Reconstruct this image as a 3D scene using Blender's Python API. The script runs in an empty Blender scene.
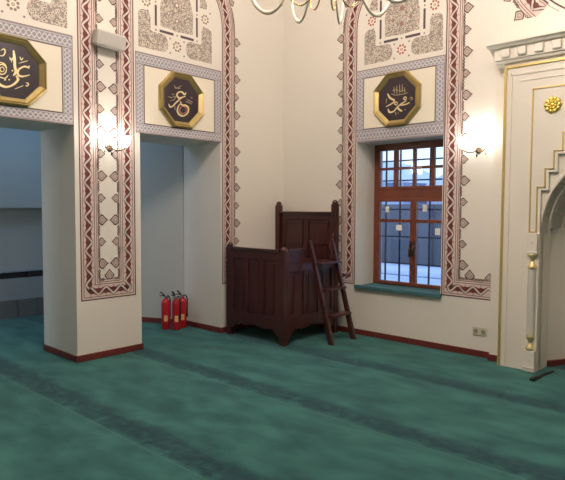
import bpy, bmesh, math, random
from mathutils import Vector, Matrix
random.seed(7)
PI = math.pi
col = bpy.context.scene.collection
# ------------------------------------------------------------------ materials
MATS = {}
def mat(name, rgb, rough=0.6, metal=0.0, noise=None, bump=None, emit=None, spec=0.5, coat=0.0):
    """noise=(scale, amount, rgb2)   bump=(scale, strength)"""
    m = bpy.data.materials.new(name); m.use_nodes = True
    nt = m.node_tree; b = nt.nodes['Principled BSDF']
    b.inputs['Base Color'].default_value = (*rgb, 1)
    b.inputs['Roughness'].default_value = rough
    b.inputs['Metallic'].default_value = metal
    b.inputs['Specular IOR Level'].default_value = spec
    b.inputs['Coat Weight'].default_value = coat
    if noise or bump:
        tc = nt.nodes.new('ShaderNodeTexCoord')
    if noise:
        n = nt.nodes.new('ShaderNodeTexNoise'); n.inputs['Scale'].default_value = noise[0]; n.inputs['Detail'].default_value = 5
        r = nt.nodes.new('ShaderNodeValToRGB')
        r.color_ramp.elements[0].position = .35; r.color_ramp.elements[1].position = .68
        r.color_ramp.elements[0].color = (*rgb, 1)
        c2 = tuple(rgb[i] * (1 - noise[1]) + noise[2][i] * noise[1] for i in range(3))
        r.color_ramp.elements[1].color = (*c2, 1)
        nt.links.new(tc.outputs['Object'], n.inputs['Vector'])
        nt.links.new(n.outputs['Fac'], r.inputs['Fac']); nt.links.new(r.outputs['Color'], b.inputs['Base Color'])
    if bump:
        n = nt.nodes.new('ShaderNodeTexNoise'); n.inputs['Scale'].default_value = bump[0]; n.inputs['Detail'].default_value = 4
        bp = nt.nodes.new('ShaderNodeBump'); bp.inputs['Strength'].default_value = bump[1]; bp.inputs['Distance'].default_value = .01
        nt.links.new(tc.outputs['Object'], n.inputs['Vector'])
        nt.links.new(n.outputs['Fac'], bp.inputs['Height']); nt.links.new(bp.outputs['Normal'], b.inputs['Normal'])
    if emit:
        b.inputs['Emission Color'].default_value = (*emit[0], 1); b.inputs['Emission Strength'].default_value = emit[1]
    MATS[name] = m
    return m

WALLC = (.80, .755, .69)
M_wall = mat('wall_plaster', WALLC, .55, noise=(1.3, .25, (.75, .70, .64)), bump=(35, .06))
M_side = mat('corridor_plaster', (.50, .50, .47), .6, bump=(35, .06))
M_ceil = mat('ceiling_plaster', (.84, .79, .71), .7, bump=(20, .05))
M_skirt = mat('skirting_paint', (.17, .028, .022), .4, noise=(9, .3, (.10, .02, .018)))
M_line = mat('paint_dark_brown', (.10, .042, .038), .6)
M_grey = mat('paint_grey_brown', (.30, .22, .20), .6)
M_pink = mat('paint_pink', (.73, .58, .54), .6, noise=(30, .4, (.68, .52, .48)))
M_palm = mat('paint_palmette', (.60, .50, .44), .6, noise=(70, .8, (.40, .31, .28)))
M_maroon = mat('paint_maroon', (.17, .035, .032), .6)
M_ribbon = mat('paint_light_ribbon', (.80, .68, .64), .6)
M_blue = mat('paint_blue_grey', (.33, .32, .37), .6, noise=(70, .5, (.27, .25, .29)))
M_braid = mat('paint_braid', (.66, .62, .64), .6)
M_cream = mat('paint_cream', (.86, .79, .66), .6)
M_bar = mat('paint_bar', (.10, .07, .09), .6)
M_red = mat('paint_rosette_red', (.42, .13, .13), .6)
M_gold = mat('gilt_frame', (.50, .39, .17), .36, .8, noise=(18, .35, (.36, .28, .12)), bump=(80, .1))
M_goldl = mat('gilt_line', (.72, .56, .22), .35, .7)
M_letter = mat('gold_lettering', (.85, .72, .42), .4, .45)
M_letter2 = mat('faded_gold_lettering', (.50, .42, .26), .4, .45)
M_letred = mat('red_gold_lettering', (.50, .22, .15), .5, .2)
M_field = mat('plaque_field', (.028, .016, .026), .35, coat=.3)
M_marble = mat('mihrab_plaster', (.80, .75, .67), .38, noise=(3, .3, (.75, .70, .62)), bump=(25, .03))
M_muq = mat('muqarnas_plaster', (.70, .65, .59), .5)
M_wood = mat('window_wood', (.23, .058, .028), .35, noise=(6, .6, (.13, .030, .016)), coat=.3)
M_white = mat('white_plastic', (.72, .70, .66), .4)
M_socket = mat('socket_plastic', (.62, .58, .45), .4)
M_black = mat('black_rubber', (.012, .013, .014), .5)
M_bronze = mat('bronze', (.16, .10, .06), .35, .9)
M_chand = mat('chandelier_enamel', (.84, .77, .66), .3, .08)
M_chandg = mat('chandelier_gilding', (.75, .55, .25), .25, .9)
M_ext = mat('extinguisher_red', (.52, .012, .022), .28, coat=.5)
M_extlab = mat('extinguisher_label', (.75, .48, .22), .5)
M_steel = mat('steel', (.45, .45, .44), .3, .9)
M_iron = mat('grille_iron', (.03, .06, .10), .5, .3)
M_paper = mat('paper', (.85, .85, .84), .8)
M_snow = mat('snow', (.80, .86, .95), .8, noise=(2, .4, (.68, .76, .9)), bump=(4, .3))
M_stone = mat('dark_stone', (.15, .155, .18), .8, noise=(.8, .6, (.09, .095, .11)))
M_fac = mat('facade_blue', (.50, .56, .68), .8, noise=(4, .4, (.4, .42, .55)))
M_fac2 = mat('facade_lilac', (.55, .50, .60), .8)
M_pane = mat('far_window', (.12, .2, .32), .2)
M_tile = mat('wall_tiles', (.20, .20, .20), .35)
M_pan = mat('bench_panel', (.38, .41, .44), .5)
M_darkst = mat('dark_slot', (.05, .05, .055), .6)

# mahogany: streaky grain
def grain_mat():
    m = bpy.data.materials.new('mahogany'); m.use_nodes = True; nt = m.node_tree; b = nt.nodes['Principled BSDF']
    tc = nt.nodes.new('ShaderNodeTexCoord'); mp = nt.nodes.new('ShaderNodeMapping'); mp.inputs['Scale'].default_value = (22, 22, 1.6)
    n = nt.nodes.new('ShaderNodeTexNoise'); n.inputs['Scale'].default_value = 1.5; n.inputs['Detail'].default_value = 6
    r = nt.nodes.new('ShaderNodeValToRGB'); r.color_ramp.elements[0].position = .3; r.color_ramp.elements[1].position = .75
    r.color_ramp.elements[0].color = (.034, .008, .007, 1); r.color_ramp.elements[1].color = (.078, .016, .015, 1)
    nt.links.new(tc.outputs['Object'], mp.inputs['Vector']); nt.links.new(mp.outputs['Vector'], n.inputs['Vector'])
    nt.links.new(n.outputs['Fac'], r.inputs['Fac']); nt.links.new(r.outputs['Color'], b.inputs['Base Color'])
    b.inputs['Roughness'].default_value = .33; b.inputs['Coat Weight'].default_value = .3; b.inputs['Coat Roughness'].default_value = .2
    return m
M_mah = grain_mat()
M_rail = grain_mat(); M_rail.name = 'polished_mahogany'
M_rail.node_tree.nodes['Principled BSDF'].inputs['Roughness'].default_value = .12; M_rail.node_tree.nodes['Principled BSDF'].inputs['Coat Weight'].default_value = 1; M_rail.node_tree.nodes['Principled BSDF'].inputs['Coat Roughness'].default_value = .08
M_goldc = mat('pale_gilding', (.80, .66, .34), .35, .6)

# carpet: teal pile with darker woven prayer rows parallel to the qibla wall
def carpet_mat():
    m = bpy.data.materials.new('teal_carpet'); m.use_nodes = True; nt = m.node_tree; b = nt.nodes['Principled BSDF']; L = nt.links.new
    tc = nt.nodes.new('ShaderNodeTexCoord'); sp = nt.nodes.new('ShaderNodeSeparateXYZ'); L(tc.outputs['Object'], sp.inputs[0])
    def math_(op, a, bb=None, c=None, clamp=False):
        n = nt.nodes.new('ShaderNodeMath'); n.operation = op; n.use_clamp = clamp
        for i, v in enumerate((a, bb, c)):
            if v is None: continue
            if isinstance(v, (int, float)): n.inputs[i].default_value = v
            else: L(v, n.inputs[i])
        return n.outputs[0]
    def noise(scale, det, vec=None, sc=None):
        n = nt.nodes.new('ShaderNodeTexNoise'); n.inputs['Scale'].default_value = scale; n.inputs['Detail'].default_value = det
        mp = nt.nodes.new('ShaderNodeMapping'); mp.inputs['Scale'].default_value = sc or (1, 1, 1)
        L(tc.outputs['Object'], mp.inputs['Vector']); L(mp.outputs['Vector'], n.inputs['Vector']); return n.outputs['Fac']
    wob = math_('MULTIPLY_ADD', noise(7, 4), .22, -.11)
    y = math_('ADD', sp.outputs['Y'], wob)
    fr = math_('FRACT', math_('DIVIDE', math_('ADD', y, 2.40 + 1.30 * 8.5), 1.30))     # rows centred at y=-2.40 +- 1.30 n
    d = math_('ABSOLUTE', math_('SUBTRACT', fr, .5))                                    # 0 at row centre
    mask = math_('SUBTRACT', 1.0, math_('DIVIDE', math_('SUBTRACT', d, .055), .06, clamp=True), clamp=True)
    mask = math_('MULTIPLY', mask, math_('MULTIPLY_ADD', noise(14, 3), 1.6, -.05, clamp=True))
    mix1 = nt.nodes.new('ShaderNodeMix'); mix1.data_type = 'RGBA'
    mix1.inputs['A'].default_value = (.022, .090, .097, 1); mix1.inputs['B'].default_value = (.048, .170, .162, 1)
    r = nt.nodes.new('ShaderNodeMapRange'); r.inputs['From Min'].default_value = .35; r.inputs['From Max'].default_value = .65
    L(noise(2.6, 6, sc=(1, 1.8, 1)), r.inputs['Value']); L(r.outputs[0], mix1.inputs['Factor'])
    mix2 = nt.nodes.new('ShaderNodeMix'); mix2.data_type = 'RGBA'; L(mask, mix2.inputs['Factor'])
    L(mix1.outputs['Result'], mix2.inputs['A']); mix2.inputs['B'].default_value = (.013, .042, .062, 1)
    # thin pale seam beside each row
    fr2 = math_('FRACT', math_('DIVIDE', math_('ADD', sp.outputs['Y'], 2.40 + 1.30 * 8.5), 1.30))
    sd = math_('ABSOLUTE', math_('SUBTRACT', fr2, .385)); seam = math_('MULTIPLY', math_('LESS_THAN', sd, .006), .35)
    mix3 = nt.nodes.new('ShaderNodeMix'); mix3.data_type = 'RGBA'; L(seam, mix3.inputs['Factor'])
    L(mix2.outputs['Result'], mix3.inputs['A']); mix3.inputs['B'].default_value = (.10, .22, .20, 1)
    L(mix3.outputs['Result'], b.inputs['Base Color'])
    b.inputs['Roughness'].default_value = .95; b.inputs['Specular IOR Level'].default_value = .15
    b.inputs['Sheen Weight'].default_value = .25; b.inputs['Sheen Roughness'].default_value = .5
    b.inputs['Sheen Tint'].default_value = (.5, .9, .85, 1)
    bp = nt.nodes.new('ShaderNodeBump'); bp.inputs['Strength'].default_value = .5; bp.inputs['Distance'].default_value = .01
    L(noise(90, 3), bp.inputs['Height']); L(bp.outputs['Normal'], b.inputs['Normal'])
    return m
M_carpet = carpet_mat()
M_sillc = mat('teal_sill_cover', (.045, .14, .165), .8, noise=(30, .5, (.08, .2, .22)), bump=(60, .4))

# fine pierced arabesque tracery
def filigree_mat():
    m = bpy.data.materials.new('paint_tracery'); m.use_nodes = True; nt = m.node_tree; b = nt.nodes['Principled BSDF']; L = nt.links.new
    tc = nt.nodes.new('ShaderNodeTexCoord'); v = nt.nodes.new('ShaderNodeTexVoronoi'); v.inputs['Scale'].default_value = 38
    v.feature = 'F1'; L(tc.outputs['Object'], v.inputs['Vector'])
    r = nt.nodes.new('ShaderNodeValToRGB'); e = r.color_ramp.elements
    e[0].position = .24; e[0].color = (.13, .09, .085, 1); e[1].position = .34; e[1].color = (.66, .58, .50, 1)
    x = r.color_ramp.elements.new(.5); x.color = (.66, .58, .50, 1); x = r.color_ramp.elements.new(.62); x.color = (.30, .25, .22, 1)
    L(v.outputs['Distance'], r.inputs['Fac']); L(r.outputs['Color'], b.inputs['Base Color']); b.inputs['Roughness'].default_value = .6
    return m
M_fil = filigree_mat()

def glass_mat():
    m = bpy.data.materials.new('window_glass'); m.use_nodes = True; nt = m.node_tree; nt.nodes.clear(); L = nt.links.new
    o = nt.nodes.new('ShaderNodeOutputMaterial'); mx = nt.nodes.new('ShaderNodeMixShader'); t = nt.nodes.new('ShaderNodeBsdfTransparent')
    g = nt.nodes.new('ShaderNodeBsdfGlossy'); g.inputs['Roughness'].default_value = .02; f = nt.nodes.new('ShaderNodeFresnel'); f.inputs[0].default_value = 1.5
    t.inputs[0].default_value = (.92, .96, 1, 1)
    L(f.outputs[0], mx.inputs[0]); L(t.outputs[0], mx.inputs[1]); L(g.outputs[0], mx.inputs[2]); L(mx.outputs[0], o.inputs[0])
    return m
M_glass = glass_mat()
M_shade = mat('lit_glass_shade', (.9, .88, .82), .3, emit=((1, .95, .88), 10))
M_bulb = mat('lit_bulb', (.9, .88, .82), .3, emit=((1, .84, .62), 30))
M_crystal = mat('crystal', (.5, .47, .42), .1, .5)

# ------------------------------------------------------------------ mesh helpers
def set3(o, label=None, cat=None, group=None, kind=None):
    if label: o['label'] = label
    if cat: o['category'] = cat
    if group: o['group'] = group
    if kind: o['kind'] = kind
    return o
def empty(name, loc, label, cat, group=None, rz=0):
    o = bpy.data.objects.new(name, None); col.objects.link(o); o.location = loc; o.rotation_euler = (0, 0, rz)
    o.empty_display_size = .1
    return set3(o, label, cat, group)

class MB:
    """collects shapes (world or local coordinates) and links them as ONE mesh object"""
    def __init__(s): s.bm = bmesh.new(); s.smooth = []
    def poly(s, pts, mi=0):
        try:
            f = s.bm.faces.new([s.bm.verts.new(p) for p in pts]); f.material_index = mi; return f
        except ValueError: return None
    def box(s, x0, x1, y0, y1, z0, z1, mi=0, M=None):
        P = [Vector((x, y, z)) for x in (x0, x1) for y in (y0, y1) for z in (z0, z1)]
        if M: P = [M @ p for p in P]
        v = [s.bm.verts.new(p) for p in P]
        for q in ((0, 1, 3, 2), (4, 6, 7, 5), (0, 4, 5, 1), (2, 3, 7, 6), (0, 2, 6, 4), (1, 5, 7, 3)):
            s.bm.faces.new([v[i] for i in q]).material_index = mi
        return s
    def prism(s, pts, h, fn, mi=0, h0=0.0):
        """2D outline pts extruded h0..h ; fn(u, v, w) -> 3D"""
        a = [s.bm.verts.new(fn(u, v, h0)) for u, v in pts]; b = [s.bm.verts.new(fn(u, v, h)) for u, v in pts]
        n = len(pts)
        for q in (list(reversed(a)), b):
            s.bm.faces.new(q).material_index = mi
        for i in range(n):
            s.bm.faces.new([a[i], a[(i + 1) % n], b[(i + 1) % n], b[i]]).material_index = mi
        return s
    def lathe(s, prof, c=(0, 0, 0), n=20, mi=0, M=None):
        rings = []
        for r, z in prof:
            ring = []
            for k in range(n):
                a = 2 * PI * k / n; p = Vector((r * math.cos(a), r * math.sin(a), z))
                if M: p = M @ p
                ring.append(s.bm.verts.new(p + Vector(c)))
            rings.append(ring)
        for i in range(len(rings) - 1):
            for k in range(n):
                f = s.bm.faces.new([rings[i][k], rings[i][(k + 1) % n], rings[i + 1][(k + 1) % n], rings[i + 1][k]]); f.material_index = mi; f.smooth = True
        for ring, rev in ((rings[0], True), (rings[-1], False)):
            f = s.bm.faces.new(list(reversed(ring)) if rev else ring); f.material_index = mi
        return s
    def tube(s, pts, rad, n=8, mi=0, flat=1.0):
        pts = [Vector(p) for p in pts]; rings = []; prevn = None
        for i, p in enumerate(pts):
            d = (pts[min(i + 1, len(pts) - 1)] - pts[max(i - 1, 0)]).normalized()
            if prevn is None:
                a = Vector((0, 0, 1)) if abs(d.z) < .9 else Vector((1, 0, 0)); nrm = d.cross(a).normalized()
            else:
                nrm = (prevn - d * prevn.dot(d)).normalized()
            prevn = nrm; bn = d.cross(nrm)
            r = rad[i] if isinstance(rad, (list, tuple)) else rad
            rings.append([s.bm.verts.new(p + nrm * (r * math.cos(2 * PI * k / n)) + bn * (r * flat * math.sin(2 * PI * k / n))) for k in range(n)])
        for i in range(len(rings) - 1):
            for k in range(n):
                f = s.bm.faces.new([rings[i][k], rings[i][(k + 1) % n], rings[i + 1][(k + 1) % n], rings[i + 1][k]]); f.material_index = mi; f.smooth = True
        s.bm.faces.new(list(reversed(rings[0]))).material_index = mi; s.bm.faces.new(rings[-1]).material_index = mi
        return s
    def build(s, name, mats, parent=None, bevel=0, local=True, seg=2):
        me = bpy.data.meshes.new(name); bmesh.ops.recalc_face_normals(s.bm, faces=s.bm.faces); s.bm.to_mesh(me); s.bm.free()
        for m in (mats if isinstance(mats, (list, tuple)) else [mats]): me.materials.append(m)
        o = bpy.data.objects.new(name, me); col.objects.link(o)
        if parent is not None: o.parent = parent
        if bevel:
            b = o.modifiers.new('bevel', 'BEVEL'); b.width = bevel; b.segments = seg; b.limit_method = 'ANGLE'; b.angle_limit = math.radians(40)
        return o
def structure(o): o['kind'] = 'structure'; return o
def box(name, m, x0, x1, y0, y1, z0, z1, parent=None, bevel=0):
    return MB().box(x0, x1, y0, y1, z0, z1).build(name, m, parent, bevel)

# ------------------------------------------------------------------ flat paint on a wall
def seglen(P):
    S = [0]
    for a, b in zip(P, P[1:]): S.append(S[-1] + math.dist(a, b))
    return S
def offset(P, t):
    """offset an open polyline by t to its left"""
    out = []
    for i, p in enumerate(P):
        def nrm(a, b):
            d = math.dist(a, b); return (-(b[1] - a[1]) / d, (b[0] - a[0]) / d)
        n1 = nrm(P[i - 1], p) if i > 0 else None; n2 = nrm(p, P[i + 1]) if i < len(P) - 1 else None
        n1 = n1 or n2; n2 = n2 or n1
        mx, my = n1[0] + n2[0], n1[1] + n2[1]; k = 2 / (mx * mx + my * my)
        out.append((p[0] + mx * k * t, p[1] + my * k * t))
    return out
def at_s(P, S, s):
    for i in range(len(P) - 1):
        if s <= S[i + 1] or i == len(P) - 2:
            L = S[i + 1] - S[i]; f = (s - S[i]) / L
            dx, dy = (P[i + 1][0] - P[i][0]) / L, (P[i + 1][1] - P[i][1]) / L
            return (P[i][0] + (P[i + 1][0] - P[i][0]) * f, P[i][1] + (P[i + 1][1] - P[i][1]) * f), (dx, dy)
class Paint:
    MATL = [M_pink, M_line, M_grey, M_maroon, M_ribbon, M_palm, M_blue, M_braid, M_cream, M_bar, M_red, M_fil]
    PINK, LINE, GREY, MAR, RIB, PALM, BLUE, BRAID, CREAM, BAR, RED, FIL = range(12)
    def __init__(s, wall): s.mb = MB(); s.wall = wall
    def p3(s, u, z, layer):
        e = .0008 + .0006 * layer
        return (e, u, z) if s.wall == 'left' else (u, -e, z)
    def poly(s, pts, mi, layer): s.mb.poly([s.p3(u, z, layer) for u, z in pts], mi)
    def strip(s, P, t0, t1, mi, layer):
        A, B = offset(P, t0), offset(P, t1)
        for i in range(len(P) - 1): s.poly([A[i], A[i + 1], B[i + 1], B[i]], mi, layer)
    def disc(s, c, r, mi, layer, n=10, ry=None):
        s.poly([(c[0] + r * math.cos(2 * PI * k / n), c[1] + (ry or r) * math.sin(2 * PI * k / n)) for k in range(n)], mi, layer)
    def done(s, name, parent): return s.mb.build(name, s.MATL, parent)

W = .205
PALMETTE = [(0, -.20), (.12, -.34), (.30, -.49), (.46, -.48), (.62, -.32), (.82, -.14), (1.0, 0), (.82, .14), (.62, .32), (.46, .48), (.30, .49), (.12, .34), (0, .20)]
def palmette(pt, c, n, size, w=None):
    """onion shaped palmette rooted at c pointing along n"""
    w = w or size; t = (-n[1], n[0])
    def tr(k, off):
        return [(c[0] + n[0] * (off + a * size * k) + t[0] * b * w * k, c[1] + n[1] * (off + a * size * k) + t[1] * b * w * k) for a, b in PALMETTE]
    pt.poly(tr(1.0, 0), pt.LINE, 3); pt.poly(tr(.76, size * .10), pt.PALM, 4)
    pt.poly(tr(.46, size * .20), pt.GREY, 5); pt.poly(tr(.34, size * .25), pt.PALM, 6)
def band(pt, P, palms, smooth_from=0):
    """ornamental band: P = outline beside the opening, band lies to its left"""
    pt.strip(P, 0, W, pt.PINK, 0)
    for a, b, c in ((0, .013, pt.LINE), (.030, .036, pt.LINE), (.158, .165, pt.LINE), (.182, .188, pt.LINE), (.188, W, pt.PINK), (W, W + .006, pt.LINE)):
        pt.strip(P, a, b, c, 1)
    C = offset(P, .094); S = seglen(C); tot = S[-1]; per = .0888; amp = .036
    def cp(s, t):
        p, d = at_s(C, S, max(0, min(tot, s))); return (p[0] - d[1] * t, p[1] + d[0] * t)
    def wave(s_, ph):
        x = (s_ / per + ph) % 2; tri = 1 - 2 * abs(x - 1); return .45 * tri + .55 * math.sin(PI / 2 * tri)
    for k in range(int(tot / per)):
        sa = k * per; sg = 1 if k % 2 else -1
        if sa < per * .9 or sa > tot - per: continue
        Q = [(0, .80), (-.42, .12), (-.95, -.88), (-.82, -1.28), (-.30, -.72), (0, -.98), (.30, -.72), (.82, -1.28), (.95, -.88), (.42, .12)]
        pt.poly([cp(sa + u * per, v * amp * sg) for u, v in Q], pt.MAR, 2)
        pt.poly([cp(sa + u * per, v * amp * sg) for u, v in [(-.13, -1.55), (0, -1.2), (.13, -1.55)]], pt.GREY, 2)
    n = 6
    def ribbon(ph, w, mi, layer, a=amp):
        A = []; m = int(tot / (per / n))
        for i in range(m + 1):
            s_ = i * per / n; A.append(cp(s_, a * wave(s_, ph)))
        for i in range(len(A) - 1):
            dx, dy = A[i + 1][0] - A[i][0], A[i + 1][1] - A[i][1]; L = math.hypot(dx, dy) or 1; nx, ny = -dy / L * w / 2, dx / L * w / 2
            ex, ey = dx * .12, dy * .12
            pt.poly([(A[i][0] - nx - ex, A[i][1] - ny - ey), (A[i + 1][0] - nx + ex, A[i + 1][1] - ny + ey), (A[i + 1][0] + nx + ex, A[i + 1][1] + ny + ey), (A[i][0] + nx - ex, A[i][1] + ny - ey)], mi, layer)
    ribbon(0, .034, pt.LINE, 4); ribbon(0, .020, pt.RIB, 5)
    # scalloped outer edge with alternating large and small palmettes
    for (c, nn, ln, big) in palms:
        palmette(pt, c, nn, .116 if big else .092, .118 if big else .098)
    E_ = offset(P, W); SE = seglen(E_); s_ = .02
    while s_ < SE[-1]:
        p, d = at_s(E_, SE, s_); nn = (-d[1], d[0])
        if all(math.dist(p, c) > .05 for c, _, _, _ in palms):
            c = (p[0], p[1]); pt.disc(c, .022, pt.LINE, 0, 8); pt.disc(c, .0125, pt.PINK, 1, 8)
        s_ += .036
def vert_palms(u, nx, z0, z1, zbig, stp=.2325):
    out = []; k0 = math.ceil((z0 - zbig) / stp)
    k = k0
    while zbig + k * stp < z1:
        out.append(((u, zbig + k * stp), (nx, 0), 0, k % 2 == 0)); k += 1
    return out
def hor_palms(z, us): return [((u, z), (0, 1), 0, b) for u, b in us]
def arc_palms(cu, cz, r, n, skip=0):
    return [((cu + r * math.cos(a), cz + r * math.sin(a)), (math.cos(a), math.sin(a)), 0, i % 2 == 0) for i, a in enumerate([PI * (k + .5) / n for k in range(n)])]
def arch_pts(cu, cz, r, n=20): return [(cu - r * math.cos(PI * k / n), cz + r * math.sin(PI * k / n)) for k in range(n + 1)]

def braid_frame(pt, u0, u1, z0, z1, wu, wzb, wzt):
    """rectangular blue-grey border with a pale plait"""
    def side(a, b, w):   # a->b centre line, w width
        L = math.dist(a, b); d = ((b[0] - a[0]) / L, (b[1] - a[1]) / L); n = (-d[1], d[0])
        def q(s, t): return (a[0] + d[0] * s + n[0] * t, a[1] + d[1] * s + n[1] * t)
        pt.poly([q(0, -w / 2), q(L, -w / 2), q(L, w / 2), q(0, w / 2)], pt.BLUE, 1)
        m = max(1, round(L / .098)); per = L / m; amp = w * .24; st = 8
        for ph in (0, PI):
            for i in range(m * st):
                s0, s1 = i * per / st, (i + 1) * per / st
                t0, t1 = amp * math.sin(2 * PI * s0 / per + ph), amp * math.sin(2 * PI * s1 / per + ph)
                hw = .0085
                pt.poly([q(s0, t0 - hw), q(s1, t1 - hw), q(s1, t1 + hw), q(s0, t0 + hw)], pt.BRAID, 2 if ph else 3)
        for sg in (-1, 1):
            t0 = sg * w * .37; pt.poly([q(0, t0 - .003), q(L, t0 - .003), q(L, t0 + .003), q(0, t0 + .003)], pt.BRAID, 2)
    pt.poly([(u0, z0), (u1, z0), (u1, z1), (u0, z1)], pt.BLUE, 0)
    side((u0, z0 + wzb / 2), (u1, z0 + wzb / 2), wzb); side((u0, z1 - wzt / 2), (u1, z1 - wzt / 2), wzt)
    side((u0 + wu / 2, z0 + wzb), (u0 + wu / 2, z1 - wzt), wu); side((u1 - wu / 2, z0 + wzb), (u1 - wu / 2, z1 - wzt), wu)
    R_ = [(u0, z0), (u1, z0), (u1, z1), (u0, z1), (u0, z0)]
    pt.poly([(u0 + wu, z0 + wzb), (u1 - wu, z0 + wzb), (u1 - wu, z1 - wzt), (u0 + wu, z1 - wzt)], pt.CREAM, 2)
    for (a, b, c, d_) in ((u0, u1, z0, z1), (u0 + wu, u1 - wu, z0 + wzb, z1 - wzt)):
        e = .0045
        for r in ((a - e, b + e, c - e, c + e), (a - e, b + e, d_ - e, d_ + e), (a - e, a + e, c, d_), (b - e, b + e, c, d_)):
            pt.poly([(r[0], r[2]), (r[1], r[2]), (r[1], r[3]), (r[0], r[3])], pt.GREY if a == u0 else pt.LINE, 4)
def rosette(pt, c, r, mi):
    pt.disc(c, r * 1.12, pt.CREAM, 2, 16)
    for k in range(8):
        a = 2 * PI * (k + .5) / 8; pt.disc((c[0] + r * .78 * math.cos(a), c[1] + r * .78 * math.sin(a)), r * .25, mi, 3, 8)
    pt.disc(c, r * .28, mi, 3, 8); pt.disc(c, r * .13, pt.CREAM, 4, 8)
def tracery(pt, c, cz, rosemat, dz=0.0):
    """painted arabesque filling the arch above the lintel panel"""
    def arcpts(cx, cz_, rx, rz, a0, a1, n=6): return [(cx + rx * math.cos(math.radians(a0 + (a1 - a0) * i / n)), cz_ + rz * math.sin(math.radians(a0 + (a1 - a0) * i / n))) for i in range(n + 1)]
    for sg in (-1, 1):
        L = [(.525, 3.385), (.525, 3.745)] + arcpts(.445, 3.745, .08, .06, 0, 180) + [(.365, 3.60), (.345, 3.585), (.20, 3.585)] + arcpts(.20, 3.485, .075, .10, 90, 270)
        pt.poly([(c + sg * a, b + dz) for a, b in L], pt.FIL, 2)
        for a, b in ((.10, 3.395), (.10, 3.560), (.295, 3.613), (.295, 3.925), (.40, 3.80), (.50, 3.99)): pt.disc((c + sg * a, b + dz), .012, pt.GREY, 3, 8)
        for (a0, a1, b0, b1) in ((.05, .245, 3.600, 3.630), (.28, .308, 3.660, 3.89), (.28, .308, 3.96, 4.12)):
            pt.poly([(c + sg * a0, b0 + dz), (c + sg * a1, b0 + dz), (c + sg * a1, b1 + dz), (c + sg * a0, b1 + dz)], pt.BAR, 3)
        rosette(pt, (c + sg * .42, 3.90 + dz), .060, rosemat)
        U = [(.34, 4.02), (.44, 4.02), (.46, 4.08), (.36, 4.26), (.22, 4.36), (.18, 4.26), (.30, 4.20), (.34, 4.12)]
        pt.poly([(c + sg * a, b + dz) for a, b in U], pt.FIL, 2)
    pt.disc((c, 3.613 + dz), .012, pt.GREY, 3, 8); rosette(pt, (c, 3.485 + dz), .062, rosemat)
    V = [(-.23, 3.67), (-.10, 3.665), (0, 3.655), (.10, 3.665), (.23, 3.67), (.235, 3.9), (.2, 4.05), (.1, 4.17), (0, 4.25), (-.1, 4.17), (-.2, 4.05), (-.235, 3.9)]
    pt.poly([(c + a, b + dz) for a, b in V], pt.FIL, 2)
    for a, b, r in ((0, 3.78, .03), (-.12, 3.84, .022), (.12, 3.84, .022), (0, 3.96, .036), (-.14, 3.72, .012), (.14, 3.72, .012), (.05, 3.69, .01)):
        pt.disc((c + a, b + dz), r, pt.GREY, 3, 8); pt.disc((c + a, b + dz), r * .5, pt.RED if rosemat == pt.RED else pt.CREAM, 4, 8)
# ================================================================== THE SETTING
H = 7.2
fl = structure(MB().box(-3.1, 13.0, -15.0, .6, -.06, 0).build('floor', M_carpet))
structure(box('ceiling', M_ceil, -3.3, 13.2, -15.2, .6, H, H + .12))
# left wall: two passages, one pier between them
wl = MB()
wl.box(-.76, 0, -15.0, -4.30, 0, H).box(-.76, 0, -4.30, -3.12, 2.44, H).box(-.76, 0, -3.12, -2.345, 0, H).box(-.76, 0, -2.345, -1.16, 2.44, H).box(-.76, 0, -1.16, .6, 0, H)
wall_left = structure(wl.build('wall_left', M_wall))
# right wall (faces the mihrab side): window opening and niche opening
wr = MB()
wr.box(0, 1.276, 0, .6, 0, H).box(1.276, 2.456, 0, .6, 0, .60).box(1.276, 2.456, 0, .6, 2.44, H).box(2.456, 3.585, 0, .6, 0, H).box(3.585, 4.815, 0, .6, 2.95, H).box(4.815, 13.0, 0, .6, 0, H)
wall_right = structure(wr.build('wall_right', M_wall))
structure(box('wall_front', M_wall, -3.3, 13.2, -15.2, -15.0, 0, H))
structure(box('wall_far', M_wall, 13.0, 13.2, -15.0, .6, 0, H))
# side corridor beyond the passages
wc = MB()
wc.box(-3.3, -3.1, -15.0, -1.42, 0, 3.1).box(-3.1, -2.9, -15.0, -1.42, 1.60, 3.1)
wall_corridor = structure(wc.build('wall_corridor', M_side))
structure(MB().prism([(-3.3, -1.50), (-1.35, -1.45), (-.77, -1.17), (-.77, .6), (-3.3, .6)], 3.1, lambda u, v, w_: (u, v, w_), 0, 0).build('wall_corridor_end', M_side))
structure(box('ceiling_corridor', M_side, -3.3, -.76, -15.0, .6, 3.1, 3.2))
bn = empty('wall_bench', (-3.0, -5, 0), 'low built-in bench with dark slot and grey tiled foot along the corridor wall', 'bench')
def loc(mb, o):
    M = Matrix.Translation(-Vector(o.location)); bmesh.ops.transform(mb.bm, matrix=M, verts=mb.bm.verts); return mb
m = MB()
m.box(-3.1, -2.93, -15.0, -1.42, .26, .575); loc(m, bn).build('front_panel', M_pan, bn)
m = MB().box(-3.1, -2.90, -15.0, -1.42, .665, .69); loc(m, bn).build('seat_board', M_pan, bn, .005)
m = MB().box(-3.1, -2.99, -15.0, -1.42, .575, .665)
for k in range(21): m.box(-2.99, -2.93, -14.9 + k * .66, -14.885 + k * .66, .575, .665)
loc(m, bn).build('slot', M_darkst, bn)
m = MB()
for k in range(49): m.box(-3.09, -2.91, -14.98 + k * .277, -14.71 + k * .277 - .004, 0, .255)
loc(m, bn).build('tiled_foot', M_tile, bn, .003)

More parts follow.
